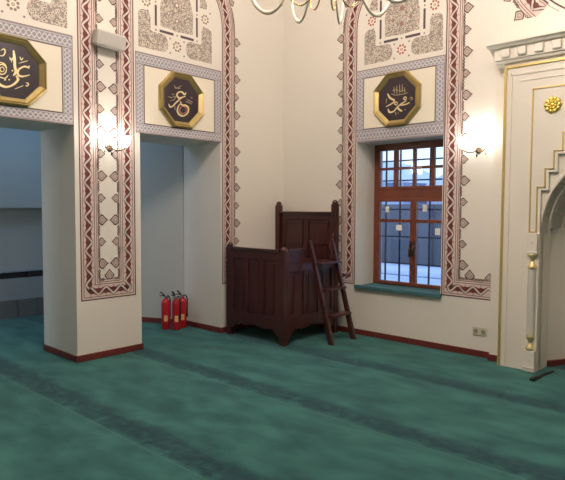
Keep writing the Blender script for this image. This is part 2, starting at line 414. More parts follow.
# skirting boards
def skirt(name, rects):
    m = MB()
    for r in rects: m.box(*r, 0, .07)
    return structure(m.build(name, M_skirt, None, .004))
t = .014
skirt('baseboard_left', [(0, t, -1.16, -t, ), (-.76, t, -1.16 - t, -1.16), (0, t, -3.12 - t, -2.345 + t), (-.76, 0, -3.12 - t, -3.12), (-.76, 0, -2.345, -2.345 + t), (0, t, -15.0, -4.30)])
skirt('baseboard_right', [(t, 3.07, -t, 0), (3.07 - t, 3.07, -.08, -t), (3.07 - t, 3.2 - t, -.08 - t, -.08), (5.33, 13.0, -t, 0)])
structure(MB().prism([(-2.9, -1.492), (-1.35, -1.45), (-.77, -1.17), (-.77, -1.186), (-1.35, -1.466), (-2.9, -1.508)], .07, lambda u, v, w_: (u, v, w_), 0, 0).build('baseboard_corridor', M_skirt))

# ------------------------------------------------------------------ paint on the left wall
CB, CA, R_ = -1.7765, -3.7185, .6395
PL = [(-4.85, .63), (CA - R_, .63), (CA - R_, 3.85)] + arch_pts(CA, 3.85, R_)[1:-1] + [(CA + R_ + .007, 3.85), (CA + R_ + .007, .63), (CB - R_, .63), (CB - R_, 3.85)] + arch_pts(CB, 3.85, R_)[1:-1] + [(CB + R_, 3.85), (CB + R_, .63), (-.02, .63)]
pl = []
pl += vert_palms(CA + R_ + .007 + W, 1, .95, 3.9, 1.94) + vert_palms(CB - R_ - W, -1, .95, 3.9, 1.94)
pl += vert_palms(CB + R_ + W, 1, .95, 3.8, 3.269) + vert_palms(CA - R_ - W, -1, .95, 3.8, 3.269)
pl += hor_palms(.63 + W, [(-2.743, True), (-.75, True), (-.52, False), (-.28, True), (-4.6, True)])
pl += arc_palms(CA, 3.85, R_ + W, 11) [1:-1] + arc_palms(CB, 3.85, R_ + W, 11)[1:-1]
pt = Paint('left'); band(pt, PL, pl); pt.done('painted_border', wall_left)
for u0, u1, nm in ((-2.396, -1.155, CB), (-4.35, -3.127, CA)):
    pt = Paint('left'); braid_frame(pt, u0, u1, 2.442, 3.322, .11, .105, .13)
    pt.done('painted_panel', wall_left)
for c in (-1.83, -3.70):
    pt = Paint('left'); tracery(pt, c, 3.9, pt.GREY)
    pt.done('painted_tracery', wall_left)

# ------------------------------------------------------------------ paint on the right wall
CR, RR = 1.865, .600
PR = [(.02, .64), (CR - RR, .64), (CR - RR, 3.85)] + arch_pts(CR, 3.85, RR)[1:-1] + [(CR + RR, 3.85), (CR + RR, .627), (3.068, .627)]
pr = vert_palms(CR + RR + W, 1, .93, 3.9, 3.312) + vert_palms(CR - RR - W, -1, .93, 3.9, 3.312)
pr += hor_palms(.627 + W, [(2.80, True), (3.02, False), (.9, True), (.65, False), (.4, True)]) + arc_palms(CR, 3.85, RR + W, 11)[1:-1]
pt = Paint('right'); band(pt, PR, pr); pt.done('painted_border', wall_right)
pt = Paint('right'); braid_frame(pt, 1.262, 2.458, 2.442, 3.322, .11, .155, .10)
pt.done('painted_panel', wall_right)
pt = Paint('right'); tracery(pt, 1.90, 3.9, pt.RED); pt.done('painted_tracery', wall_right)
# roundel band above the mihrab
cu, cz, r_ = 4.2, 4.3, .935
arc = [math.radians(225.8 - 271.6 * k / 70) for k in range(71)]
PC = [(cu + r_ * math.cos(a), cz + r_ * math.sin(a)) for a in arc]
pc = []
for k in range(24):
    a = math.radians(217.9 - k * 11.5)
    if a > math.radians(-45): pc.append(((cu + (r_ + W) * math.cos(a), cz + (r_ + W) * math.sin(a)), (math.cos(a), math.sin(a)), 0, k % 2 == 0))
pt = Paint('right'); band(pt, PC, pc)
circ = [(cu + .915 * math.cos(2 * PI * k / 90), cz + .915 * math.sin(2 * PI * k / 90)) for k in range(91)]
pt.strip(circ, 0, .016, pt.LINE, 1); pt.strip(circ, -.04, -.034, pt.GREY, 1)
pt.done('painted_roundel', wall_right)

# ------------------------------------------------------------------ window_1
win = structure(MB().box(1.276, 1.335, .40, .48, .60, 2.44).box(2.397, 2.456, .40, .48, .60, 2.44).box(1.335, 2.397, .40, .48, 2.385, 2.44).box(1.335, 2.397, .40, .48, .60, .635)
                .box(1.335, 2.397, .40, .48, 1.735, 1.865).build('window_1', M_wood, None, .006))
def casement(x0, x1, z0, z1, hx):
    c = MB(); w = .042
    c.box(x0, x1, .385, .445, z0, z0 + w).box(x0, x1, .385, .445, z1 - w, z1).box(x0, x0 + w, .385, .445, z0 + w, z1 - w).box(x1 - w, x1, .385, .445, z0 + w, z1 - w)
    o = c.build('casement', M_wood, win, .006)
    MB().box(x0 + w, x1 - w, .392, .438, 1.433, 1.473).build('glazing_bar', M_wood, o, .004)
    MB().box(x0 + w, x1 - w, .412, .418, z0 + w, 1.433).build('pane', M_glass, o)
    MB().box(x0 + w, x1 - w, .412, .418, 1.473, z1 - w).build('pane', M_glass, o)
    h = MB().box(hx - .012, hx + .012, .372, .387, 1.02, 1.20).box(hx - .010, hx + .010, .345, .375, 1.13, 1.15).tube([(hx, .345, 1.15), (hx, .342, 1.08), (hx, .347, 1.0)], .009)
    h.build('handle', M_bronze, o)
casement(1.330, 1.868, .630, 1.740, 1.842); casement(1.868, 2.402, .630, 1.740, 1.892)
up = MB()
for x0, x1, z0, z1 in ((1.33, 2.402, 1.855, 1.893), (1.33, 2.402, 2.355, 2.392), (1.33, 1.365, 1.893, 2.355), (2.367, 2.402, 1.893, 2.355)): up.box(x0, x1, .39, .44, z0, z1)
up.box(1.365, 2.367, .395, .435, 2.105, 2.138)
for x0, x1 in ((1.572, 1.628), (1.846, 1.886), (2.096, 2.144)): up.box(x0, x1, .392, .437, 1.893, 2.105).box(x0, x1, .392, .437, 2.138, 2.355)
upl = up.build('upper_light', M_wood, win, .004)
for x0, x1 in ((1.365, 1.572), (1.628, 1.846), (1.886, 2.096), (2.144, 2.367)):
    for z0, z1 in ((1.893, 2.105), (2.138, 2.355)): MB().box(x0, x1, .412, .418, z0, z1).build('pane', M_glass, upl)
sill = structure(MB().box(1.277, 2.455, -.0, .40, .60, .622).box(1.285, 2.475, -.05, -.001, .598, .640).build('trim_1', M_sillc, None, .006))

gr = empty('window_grille', (1.865, .62, 0), 'dark iron bar grille outside the casement window', 'window bars')
g = MB()
for k in range(6): g.tube([(-.60 + .06 + k * .216, .0, .55), (-.60 + .06 + k * .216, .0, 2.5)], .013)
g.build('upright_bars', M_iron, gr)
g = MB()
for z in (.62, .885, 1.24, 1.60, 1.98, 2.24): g.tube([(-.62, .012, z), (.62, .012, z)], .010)
g.build('cross_bars', M_iron, gr)
for (x, z, w_, h_, lab) in ((1.48, 1.60, .045, .065, 'small white paper sticker on the upper left pane of the casement window'), (1.655, 1.366, .07, .06, 'small white paper sticker on the large left pane of the casement window'),
                      (2.02, 1.618, .05, .075, 'small white paper sticker on the upper right pane of the casement window'), (2.195, 1.33, .055, .07, 'small white paper sticker on the large right pane of the casement window')):
    o = MB().box(-w_, w_, 0, .002, -h_ * .9, h_ * .9).build('paper_sticker', M_paper)
    o.location = (x, .4065, z); set3(o, lab, 'sticker', 'paper stickers on the window panes'); o.scale = (.62, 1, .66)

# ------------------------------------------------------------------ outdoors beyond the window
structure(box('snowy_ground', M_snow, -45, 25, .62, 60, -.5, -.3))
b = empty('garden_wall', (-6, 9.0, -.3), 'dark stone garden wall with snow lying at its foot outside the window', 'wall')
MB().box(-9, 9, 0, .5, 0, 2.05).build('masonry', M_stone, b)
m = MB()
for k in range(9): m.box(-8.9 + k * 2, -8.4 + k * 2, -.12, 0, 0, 2.05)
m.build('buttress', M_stone, b)
o = MB().box(-9, 9, -.75, -.02, 0, .28).build('snow_bank', M_snow, b, .12)
def house(x, y, w_, d_, h_, fm, lab, nx_, nz_):
    b = empty('townhouse', (x, y, -.3), lab, 'building', None)
    MB().box(-w_ / 2, w_ / 2, 0, d_, 0, h_).build('wall', fm, b)
    MB().prism([(-w_ / 2 - .3, h_), (w_ / 2 + .3, h_), (0, h_ + 1.3)], d_ + .2, lambda u, v, ww: (u, ww - .2, v)).build('roof', M_snow, b)
    for i in range(nx_):
        for k in range(nz_):
            cx = -w_ / 2 + w_ * (i + .5) / nx_; z0 = .9 + k * 1.5
            f = MB().box(cx - .33, cx + .33, -.06, 0, z0, z0 + 1.0).build('window', M_white, b)
            MB().box(cx - .27, cx + .27, -.08, -.06, z0 + .06, z0 + .94).build('pane', M_pane, f)
house(-12.2, 20, 4.5, 5, 3.3, M_fac, 'pale blue townhouse with gabled roof seen at the left of the window', 3, 2)
house(-7.0, 21, 4.2, 5, 3.0, M_fac2, 'lilac townhouse with gabled roof seen in the middle of the window', 3, 2)
house(-2.3, 19, 4.4, 5, 3.8, M_fac, 'tall pale blue townhouse with gabled roof seen at the right of the window', 3, 2)

# ------------------------------------------------------------------ calligraphy plaques
ALI = [(0.0143, [(0.014, 0.188), (0.021, 0.109), (0.023, 0.043), (0.032, -0.002), (0.007, -0.044)]), (0.0119, [(0.157, 0.051), (0.116, 0.06), (0.068, 0.031), (0.048, -0.004), (0.056, -0.032), (0.094, -0.036), (0.16, -0.011)]), (0.0143, [(0.031, -0.04), (0.05, -0.073), (0.005, -0.127), (-0.054, -0.157), (-0.106, -0.149), (-0.143, -0.118), (-0.155, -0.068)]), (0.0055, [(0.018, -0.165), (0.099, -0.121)]), (0.0063, [(0.123, -0.088), (0.147, -0.097), (0.133, -0.12), (0.119, -0.113)]), (0.0063, [(-0.099, 0.164), (-0.073, 0.183), (-0.061, 0.159), (-0.081, 0.122), (-0.11, 0.116)]), (0.0055, [(-0.022, 0.121), (-0.013, 0.096), (0.006, 0.12), (-0.008, 0.077)]), (0.0048, [(0.059, 0.079), (0.145, 0.119)]), (0.0055, [(0.071, 0.143), (0.083, 0.114), (0.1, 0.138)]), (0.0079, [(-0.054, 0.002), (-0.059, -0.021), (-0.074, -0.04), (-0.093, -0.05), (-0.113, -0.047), (-0.126, -0.033), (-0.131, -0.012), (-0.125, 0.012), (-0.111, 0.031), (-0.092, 0.04), (-0.072, 0.038), (-0.058, 0.024), (-0.054, 0.002)]), (0.0055, [(-0.074, -0.001), (-0.077, -0.012), (-0.084, -0.021), (-0.093, -0.026), (-0.102, -0.025), (-0.108, -0.018), (-0.111, -0.008), (-0.108, 0.003), (-0.101, 0.012), (-0.092, 0.016), (-0.083, 0.015), (-0.077, 0.009), (-0.074, -0.001)]), (0.0063, [(-0.127, 0.054), (-0.076, 0.051), (-0.051, 0.016)]), (0.0063, [(-0.117, -0.075), (-0.072, -0.083), (-0.039, -0.048)]), (0.0095, [(-0.072, -0.091), (-0.064, -0.099)]), (0.0079, [(-0.037, -0.085), (-0.027, -0.092)]), (0.0079, [(-0.005, 0.004), (0.004, -0.005)]), (0.0063, [(-0.189, 0.081), (-0.166, 0.008), (-0.18, -0.073), (-0.231, -0.107)]), (0.0063, [(-0.24, 0.033), (-0.229, -0.029), (-0.192, -0.036)]), (0.0055, [(-0.207, -0.155), (-0.17, -0.188), (-0.12, -0.2)]), (0.0071, [(0.151, 0.073), (0.157, 0.063)])]
OMAR = [(0.0127, [(0.065, 0.106), (0.045, 0.075), (0.004, 0.1), (-0.046, 0.089), (-0.07, 0.053), (-0.042, 0.026), (0.008, 0.04), (0.061, 0.059)]), (0.0127, [(-0.183, -0.062), (-0.169, -0.094), (-0.136, -0.086), (-0.087, -0.041), (-0.027, 0.014), (0.019, 0.042)]), (0.0127, [(-0.022, -0.008), (-0.001, -0.049), (0.057, -0.048), (0.1, -0.076), (0.084, -0.136), (0.025, -0.176), (-0.036, -0.169), (-0.062, -0.13), (-0.05, -0.074), (-0.001, -0.022)]), (0.0051, [(-0.197, 0.019), (-0.146, 0.014), (-0.094, 0.034), (-0.109, -0.004), (-0.168, -0.025)]), (0.0051, [(0.073, 0.022), (0.119, 0.016), (0.163, 0.001)]), (0.0051, [(0.057, -0.005), (0.103, -0.007), (0.15, -0.02)]), (0.0051, [(-0.108, 0.163), (-0.086, 0.131), (-0.041, 0.147), (0.0, 0.175)]), (0.0044, [(-0.146, 0.062), (-0.124, 0.048), (-0.101, 0.063)]), (0.0044, [(-0.102, -0.069), (-0.095, -0.128)]), (0.0044, [(-0.086, 0.137), (-0.018, 0.136)]), (0.0044, [(0.135, 0.061), (0.159, 0.046)])]
OMARR = [(0.0089, [(0.067, -0.101), (0.061, -0.124), (0.042, -0.143), (0.018, -0.152), (-0.007, -0.149), (-0.024, -0.135), (-0.031, -0.114), (-0.024, -0.091), (-0.006, -0.073), (0.018, -0.064), (0.043, -0.066), (0.061, -0.08), (0.067, -0.101)])]
MUH = [(0.0135, [(-0.127, 0.079), (-0.088, 0.022), (-0.033, -0.012), (-0.053, -0.041), (-0.148, -0.076)]), (0.0135, [(-0.116, -0.103), (-0.096, -0.144), (-0.042, -0.143), (0.009, -0.1), (0.062, -0.066), (0.133, -0.037)]), (0.0086, [(0.013, -0.055), (0.011, -0.062), (0.004, -0.067), (-0.005, -0.068), (-0.015, -0.065), (-0.022, -0.058), (-0.024, -0.05), (-0.022, -0.042), (-0.015, -0.037), (-0.006, -0.036), (0.004, -0.039), (0.011, -0.046), (0.013, -0.055)]), (0.0086, [(0.134, -0.01), (0.132, -0.018), (0.125, -0.023), (0.116, -0.024), (0.107, -0.02), (0.1, -0.014), (0.097, -0.005), (0.1, 0.002), (0.106, 0.007), (0.115, 0.008), (0.125, 0.005), (0.132, -0.002), (0.134, -0.01)]), (0.0123, [(0.006, -0.094), (0.043, -0.133), (0.079, -0.152)]), (0.011, [(0.049, -0.082), (0.128, -0.077), (0.179, -0.063)]), (0.0055, [(0.172, -0.017), (0.194, -0.003), (0.211, -0.028), (0.179, -0.035)]), (0.0049, [(-0.038, 0.148), (-0.032, 0.066)]), (0.0049, [(-0.002, 0.16), (0.003, 0.056)]), (0.0049, [(0.038, 0.166), (0.043, 0.056)]), (0.0049, [(0.077, 0.16), (0.075, 0.064)]), (0.0049, [(0.104, 0.122), (0.112, 0.053)]), (0.0049, [(-0.075, 0.072), (-0.021, 0.048), (0.046, 0.045), (0.119, 0.047), (0.151, 0.059)]), (0.0043, [(-0.062, 0.105), (-0.008, 0.109), (0.059, 0.083), (0.124, 0.091)]), (0.0049, [(-0.017, -0.149), (-0.003, -0.191)]), (0.0043, [(0.109, -0.134), (0.129, -0.146)]), (0.0049, [(-0.136, 0.022), (-0.144, -0.035)]), (0.0043, [(0.017, -0.176), (0.03, -0.16)])]
OMAR = [(a * 1.0, p) for a, p in OMAR]

def plaque(wall, u, z, strokes, label, r=.320):
    loc_ = (0, u, z) if wall == 'left' else (u, 0, z)
    e = empty('calligraphy_plaque', loc_, label, 'plaque', 'octagonal calligraphy plaques over the openings')
    fn = (lambda a, b_, w_: (w_, a, b_)) if wall == 'left' else (lambda a, b_, w_: (a, -w_, b_))
    def octo(rr): return [(rr / math.cos(PI / 8) * math.cos(PI / 8 + k * PI / 4), rr / math.cos(PI / 8) * math.sin(PI / 8 + k * PI / 4)) for k in range(8)]
    m = MB(); prof = [(r, .004), (r, .030), (r - .016, .046), (r - .030, .034), (r - .036, .040), (r - .068, .022), (r - .074, .012)]
    rings = [[m.bm.verts.new(fn(a, b_, h)) for a, b_ in octo(rr)] for rr, h in prof]
    for i in range(len(rings) - 1):
        for k in range(8): m.bm.faces.new([rings[i][k], rings[i][(k + 1) % 8], rings[i + 1][(k + 1) % 8], rings[i + 1][k]])
    m.build('frame', M_gold, e)
    m = MB(); m.prism(octo(r - .070), .014, fn, 0, .004); m.build('field', M_field, e)
    def lett(strokes, name, mm, k=1.0):
        lay = [.0]
        for w_, P in strokes:
            m = MB()
            P = catmull(P); hw = w_ * k; n = len(P); A, B = [], []
            for i, p in enumerate(P):
                a, b_ = P[max(0, i - 1)], P[min(n - 1, i + 1)]; L = math.dist(a, b_) or 1; d = ((b_[0] - a[0]) / L, (b_[1] - a[1]) / L)
                f = .45 + .55 * min(1, 6 * min(i, n - 1 - i) / n); f *= .56 + .34 * abs(d[0] * .5 - d[1] * .85)
                A.append((p[0] - d[1] * hw * f, p[1] + d[0] * hw * f)); B.append((p[0] + d[1] * hw * f, p[1] - d[0] * hw * f))
            lay[0] += .00015
            for i in range(n - 1):
                for h in (.016 + lay[0],): m.poly([fn(*A[i], h), fn(*A[i + 1], h), fn(*B[i + 1], h), fn(*B[i], h)])
            ob = m.build(name, mm, e); so = ob.modifiers.new('thickness', 'SOLIDIFY'); so.thickness = .003; so.offset = -1
    for nm, mm, st, k in strokes: lett(st, nm, mm, k)
    return e
def catmull(P, n=5):
    if len(P) < 3: return [tuple(P[0][j] + (P[1][j] - P[0][j]) * i / 4 for j in (0, 1)) for i in range(5)]
    Q = [P[0]] + list(P) + [P[-1]]; out = []
    for i in range(1, len(Q) - 2):
        for k in range(n):
            t_ = k / n
            out.append(tuple(.5 * (2 * Q[i][j] + (Q[i + 1][j] - Q[i - 1][j]) * t_ + (2 * Q[i - 1][j] - 5 * Q[i][j] + 4 * Q[i + 1][j] - Q[i + 2][j]) * t_ ** 2 + (3 * Q[i][j] - Q[i - 1][j] - 3 * Q[i + 1][j] + Q[i + 2][j]) * t_ ** 3) for j in (0, 1)))
    out.append(P[-1]); return out
def sc(S, k): return [(w_ * k, P) for w_, P in S]
plaque('left', -3.725, 2.87, [('letter', M_letter, sc(ALI, 1), 1.0)], 'gold-framed octagonal plaque with a tall gold Arabic letter stroke, over the left passage')
plaque('left', -1.78, 2.87, [('letter', M_letter, sc([s_ for s_ in OMAR if s_[0] >= .010], 1), 1.0), ('faint_letter', M_letter2, sc([s_ for s_ in OMAR if s_[0] < .010], 1), 1.0), ('red_letter', M_letred, sc(OMARR, 1), 1.0)], 'octagonal plaque with looped gold Arabic letters, over the passage nearest the preaching seat')
plaque('right', 1.853, 2.91, [('letter', M_letter, sc([s_ for s_ in MUH if s_[0] >= .008], 1), 1.0), ('faint_letter', M_letter2, sc([s_ for s_ in MUH if s_[0] < .008], 1), 1.0)], 'gold-framed octagonal plaque with crossed diagonal Arabic letters, above the window')

# ------------------------------------------------------------------ preaching seat (kursu) and its ladder
K = empty('preaching_seat', (.6, -.6, 0), 'tall dark red-brown wooden preaching seat standing in the corner', 'preaching seat')
def kb(name, fn, bev=.006, mm=None, par=None):
    m = MB(); fn(m); return loc(m, K).build(name, mm or M_mah, par or K, bev)
def post(m, x, y, z, w_=.038, fin=True):
    m.box(x - w_, x + w_, y - w_, y + w_, 0, z - .05)
    m.lathe([(w_ * .95, z - .05), (w_ * 1.05, z - .035), (w_ * .9, z - .015), (w_ * .5, z), (.004, z + .004)], (x, y, 0), 12)
kb('post', lambda m: post(m, .115, -1.10, 1.172)); kb('post', lambda m: post(m, 1.045, -1.10, 1.150, .043))
kb('post', lambda m: post(m, .045, -.12, 1.70)); kb('post', lambda m: post(m, 1.03, -.12, 1.715))
def panelled(m, a, b_, z0, z1, n, arch=True):
    """framed panelling from floor point a to b (outer face to the right of a->b) with n raised panels"""
    a, b_ = Vector((*a, 0)), Vector((*b_, 0)); d = (b_ - a); L = d.length; d.normalize(); nn = Vector((d.y, -d.x, 0))
    def fn(u, v, w_): p = a + d * u + nn * w_; return (p.x, p.y, v)
    m.prism([(0, z0), (L, z0), (L, z1), (0, z1)], 0, fn, 0, -.022)
    st = .07
    m.prism([(0, z1 - .10), (L, z1 - .10), (L, z1), (0, z1)], .014, fn)
    m.prism([(0, z0), (L, z0), (L, z0 + .12), (0, z0 + .12)], .014, fn)
    for k in range(n + 1):
        u = (L - st) * k / n; m.prism([(u, z0 + .12), (u + st, z0 + .12), (u + st, z1 - .10), (u, z1 - .10)], .014, fn)
    for k in range(n):
        u0 = (L - st) * k / n + st + .03; u1 = (L - st) * (k + 1) / n - .03
        m.prism([(u0, z0 + .15), (u1, z0 + .15), (u1, z1 - .13), (u0, z1 - .13)], .010, fn)
    return fn, L
def apron(m, a, b_, z0):
    a, b_ = Vector((*a, 0)), Vector((*b_, 0)); d = (b_ - a); L = d.length; d.normalize(); nn = Vector((d.y, -d.x, 0))
    def fn(u, v, w_): p = a + d * u + nn * w_; return (p.x, p.y, v)
    low = [(0, .10), (.05, .10), (.09, .125), (.13, .165), (.20, .175), (.28, .155), (.36, .165), (.5, .185)]
    lo = [(L * u, z) for u, z in low] + [(L * (1 - u), z) for u, z in reversed(low[:-1])]
    m.prism(lo + [(L, z0), (0, z0)], .012, fn, 0, -.014)
kb('front_panel', lambda m: panelled(m, (.15, -1.125), (1.01, -1.125), .20, 1.085, 3))
kb('apron', lambda m: apron(m, (.15, -1.125), (1.01, -1.125), .20), .003)
kb('side_panel', lambda m: panelled(m, (1.065, -1.06), (1.045, -.15), .20, .955, 3))
kb('apron', lambda m: apron(m, (1.065, -1.06), (1.045, -.15), .20), .003)
kb('side_panel', lambda m: panelled(m, (.045, -.15), (.125, -1.07), .20, 1.0, 3))
kb('handrail', lambda m: (m.box(.15, 1.01, -1.15, -1.06, 1.085, 1.125),), mm=M_rail)
kb('handrail', lambda m: m.prism([(.10, -1.07), (.16, -1.07), (.08, -.15), (.02, -.15)], 1.03, lambda u, v, w_: (u, v, w_), 0, 1.0))
kb('side_rail', lambda m: (m.box(1.03, 1.07, -1.06, -.76, .955, 1.10), m.box(1.02, 1.075, -1.06, -.76, 1.085, 1.125)))
kb('side_wing', lambda m: m.prism([(-.24, .955), (-.15, .955), (-.15, 1.30), (-.175, 1.28), (-.205, 1.20), (-.24, 1.10)], 1.055, lambda u, v, w_: (w_, u, v), 0, 1.02))
kb('platform', lambda m: m.prism([(.16, -1.08), (1.04, -1.08), (1.03, -.14), (.07, -.14)], .95, lambda u, v, w_: (u, v, w_), 0, .915))
bk = kb('backrest', lambda m: (panelled(m, (.08, -.10), (.99, -.10), .20, 1.56, 2),))
kb('top_rail', lambda m: m.box(.075, 1.0, -.15, -.085, 1.535, 1.565), par=K)
kb('backrest_moulding', lambda m: [ (m.box(x0, x1, -.128, -.112, 1.13, 1.15), m.box(x0, x1, -.128, -.112, 1.42, 1.44), m.box(x0, x0 + .02, -.128, -.112, 1.13, 1.44), m.box(x1 - .02, x1, -.128, -.112, 1.13, 1.44)) for x0, x1 in ((.16, .49), (.57, .93))], .003)

Ld = empty('step_ladder', (1.42, -.48, 0), 'dark red-brown wooden ladder of three treads leaning on the preaching seat', 'ladder')
for y in (-.70, -.262):
    m = MB(); m.prism([(1.092, 1.19), (1.098, 1.222), (1.118, 1.215), (1.475, 0), (1.405, 0)], y + .022, lambda u, v, w_: (u, w_, v), 0, y - .022)
    loc(m, Ld).build('rail', M_mah, Ld, .006)
for z in (.945, .635, .325):
    x = 1.44 - z * .27; m = MB().box(x - .060, x + .075, -.680, -.282, z - .014, z + .012); loc(m, Ld).build('tread', M_mah, Ld, .005)

# ------------------------------------------------------------------ fire extinguishers
def extinguisher(x, y, rz, lab, h=.44, r=.062):
    la = -.63 - rz
    e = empty('fire_extinguisher', (x, y, 0), lab, 'fire extinguisher', 'red fire extinguishers in the passage', rz)
    MB().lathe([(r * .9, 0), (r, .012), (r, h - .07), (r * .94, h - .045), (r * .7, h - .015), (r * .3, h), (r * .28, h + .015)], n=24).build('cylinder', M_ext, e)
    v = MB(); v.lathe([(.018, h + .005), (.02, h + .035), (.012, h + .05)], n=12).lathe([(.016, 0), (.016, .012)], (0, -.035, h + .02), 12, M=Matrix.Rotation(PI / 2, 3, 'X').to_4x4())
    v.build('valve', M_steel, e)
    m = MB(); m.prism([(-.015, h + .045), (-.07, h + .095), (-.078, h + .085), (-.02, h + .03)], .010, lambda u, q, w_: (u, w_, q), 0, -.010)
    m.prism([(-.01, h + .04), (-.085, h + .048), (-.085, h + .038), (-.01, h + .028)], .010, lambda u, q, w_: (u, w_, q), 0, -.010); m.build('handle', M_black, e)
    MB().tube([(.015, 0, h + .03), (.045, 0, h + .03), (.068, 0, h - .02), (.066, .0, h - .18), (.064, 0, h - .26)], [.009, .009, .009, .009, .013]).build('hose', M_black, e)
    lb = MB(); n = 6
    for k in range(n):
        a0 = la - .42 + .84 * k / n; a1 = a0 + .84 / n; rr = r + .0012
        lb.poly([(rr * math.cos(a0), rr * math.sin(a0), .11), (rr * math.cos(a1), rr * math.sin(a1), .11), (rr * math.cos(a1), rr * math.sin(a1), .19), (rr * math.cos(a0), rr * math.sin(a0), .19)])
    lb.build('label_plate', M_extlab, e)
    return e
extinguisher(-.710, -1.505, 1.5, 'leftmost of the red fire extinguishers against the passage wall', .41, .057)
extinguisher(-.585, -1.425, .2, 'middle red fire extinguisher, in front of the one nearest the passage corner', .41, .057)
extinguisher(-.632, -1.290, .6, 'red fire extinguisher nearest the passage corner, half hidden by its neighbour', .41, .057)

# ------------------------------------------------------------------ wall sconces
def sconce(wall, u, z, lab):
    e = empty('wall_sconce', (0, u, z) if wall == 'left' else (u, 0, z), lab, 'wall lamp', 'twin-armed wall sconces')
    fn = (lambda a, w_, b_: (w_, a, b_)) if wall == 'left' else (lambda a, w_, b_: (a, -w_, b_))
    Rm = Matrix(((0, 0, 1, 0), (1, 0, 0, 0), (0, 1, 0, 0), (0, 0, 0, 1))) if wall == 'left' else Matrix(((1, 0, 0, 0), (0, 0, -1, 0), (0, 1, 0, 0), (0, 0, 0, 1)))
    MB().lathe([(.036, .002), (.036, .010), (.02, .018), (.010, .03), (.012, .045), (.004, .055)], n=16, M=Rm).build('back_plate', M_bronze, e)
    MB().lathe([(.004, -.075), (.012, -.055), (.004, -.04)], fn(0, .05, 0), 8).build('finial', M_bronze, e)
    for s_ in (-1, 1):
        MB().tube([fn(0, .04, 0), fn(s_ * .03, .07, -.02), fn(s_ * .075, .10, -.025), fn(s_ * .115, .12, -.005), fn(s_ * .125, .12, .02)], .006).build('arm', M_bronze, e)
        c = fn(s_ * .125, .12, 0)
        sh = MB().lathe([(.014, .018), (.030, .03), (.042, .055), (.046, .085), (.052, .115), (.060, .13)], c, 16).build('glass_shade', M_shade, e)
        MB().lathe([(.002, -.065), (.009, -.045), (.002, -.025)], c, 6).build('crystal_drop', M_crystal, e)
        l = bpy.data.lights.new('sconce_light', 'POINT'); l.energy = SC_E; l.color = (1, .90, .80); l.shadow_soft_size = .04
        o = bpy.data.objects.new('sconce_light', l); col.objects.link(o); o.location = Vector(e.location) + Vector(c) + Vector((0, 0, .17))
SC_E = 1.0; UP_E = 88
sconce('left', -2.725, 2.235, 'twin-armed lit wall sconce with glass shades on the painted pier')
sconce('right', 2.87, 2.235, 'twin-armed lit wall sconce with glass shades between the window and the mihrab')

# wall speaker on the pier
sp = empty('wall_speaker', (.06, -2.765, 3.345), 'light grey boxy loudspeaker mounted high on the painted pier', 'loudspeaker')
Mr = Matrix.Rotation(math.radians(-3), 4, 'X') @ Matrix.Rotation(math.radians(12), 4, 'Y')
MB().box(-.03, .10, -.165, .165, -.08, .08, M=Mr).build('cabinet', mat('speaker_shell', (.60, .57, .53), .45), sp, .022, seg=3)
MB().box(.10, .104, -.145, .145, -.062, .062, M=Mr).build('grille', mat('speaker_grille', (.52, .49, .46), .6, noise=(300, .5, (.44, .42, .4))), sp)
MB().box(-.06, -.02, -.03, .03, -.03, .03).build('bracket', M_steel, sp)

# double wall socket
so = empty('wall_socket', (2.93, 0, .28), 'cream double wall socket low beside the mihrab', 'socket')
MB().box(-.082, .082, -.011, -.001, -.045, .045).build('face_plate', M_socket, so, .004)
for s_ in (-.041, .041):
    MB().lathe([(.024, 0), (.026, .004), (.019, .0045), (.018, .001)], (s_, -.0105, 0), 16, M=Matrix.Rotation(PI / 2, 3, 'X').to_4x4()).build('outlet', mat('socket_dark', (.30, .28, .20), .5) if s_ < 0 else MATS['socket_dark'], so)

# ------------------------------------------------------------------ the mihrab
Mh = empty('mihrab', (4.2, 0, 0), 'cream carved prayer niche with gilt edging at the right of the picture', 'prayer niche')
def mb_(m, name, mm, bev=0, par=None): return loc(m, Mh).build(name, mm, par or Mh, bev)
fy = lambda y0: (lambda u, v, w_: (u, w_, v))
def mirror(P): return P + [(8.4 - x, z) for x, z in reversed(P)]
m = MB(); m.prism(mirror([(3.04, 0), (3.585, 0), (3.585, 2.95)][0:0] + [(3.585, 0), (3.585, 2.93)]) + [(5.33, 0), (5.33, 3.50), (3.07, 3.50), (3.07, 0)], -.001, fy(0), 0, -.08)
mb_(m, 'backing_slab', M_marble)
steps = [(3.585, 0), (3.585, 1.79), (3.655, 1.79), (3.655, 1.965), (3.73, 1.965), (3.73, 2.135), (3.805, 2.135), (3.805, 2.30), (3.88, 2.30), (3.88, 2.45), (3.96, 2.45), (3.96, 2.58), (4.05, 2.58), (4.05, 2.70), (4.14, 2.70), (4.14, 2.80)]
m = MB(); m.prism(mirror(steps) + [(5.2, 0), (5.2, 3.06), (3.2, 3.06), (3.2, 0)], -.081, fy(0), 0, -.19)
mb_(m, 'surround', M_marble)
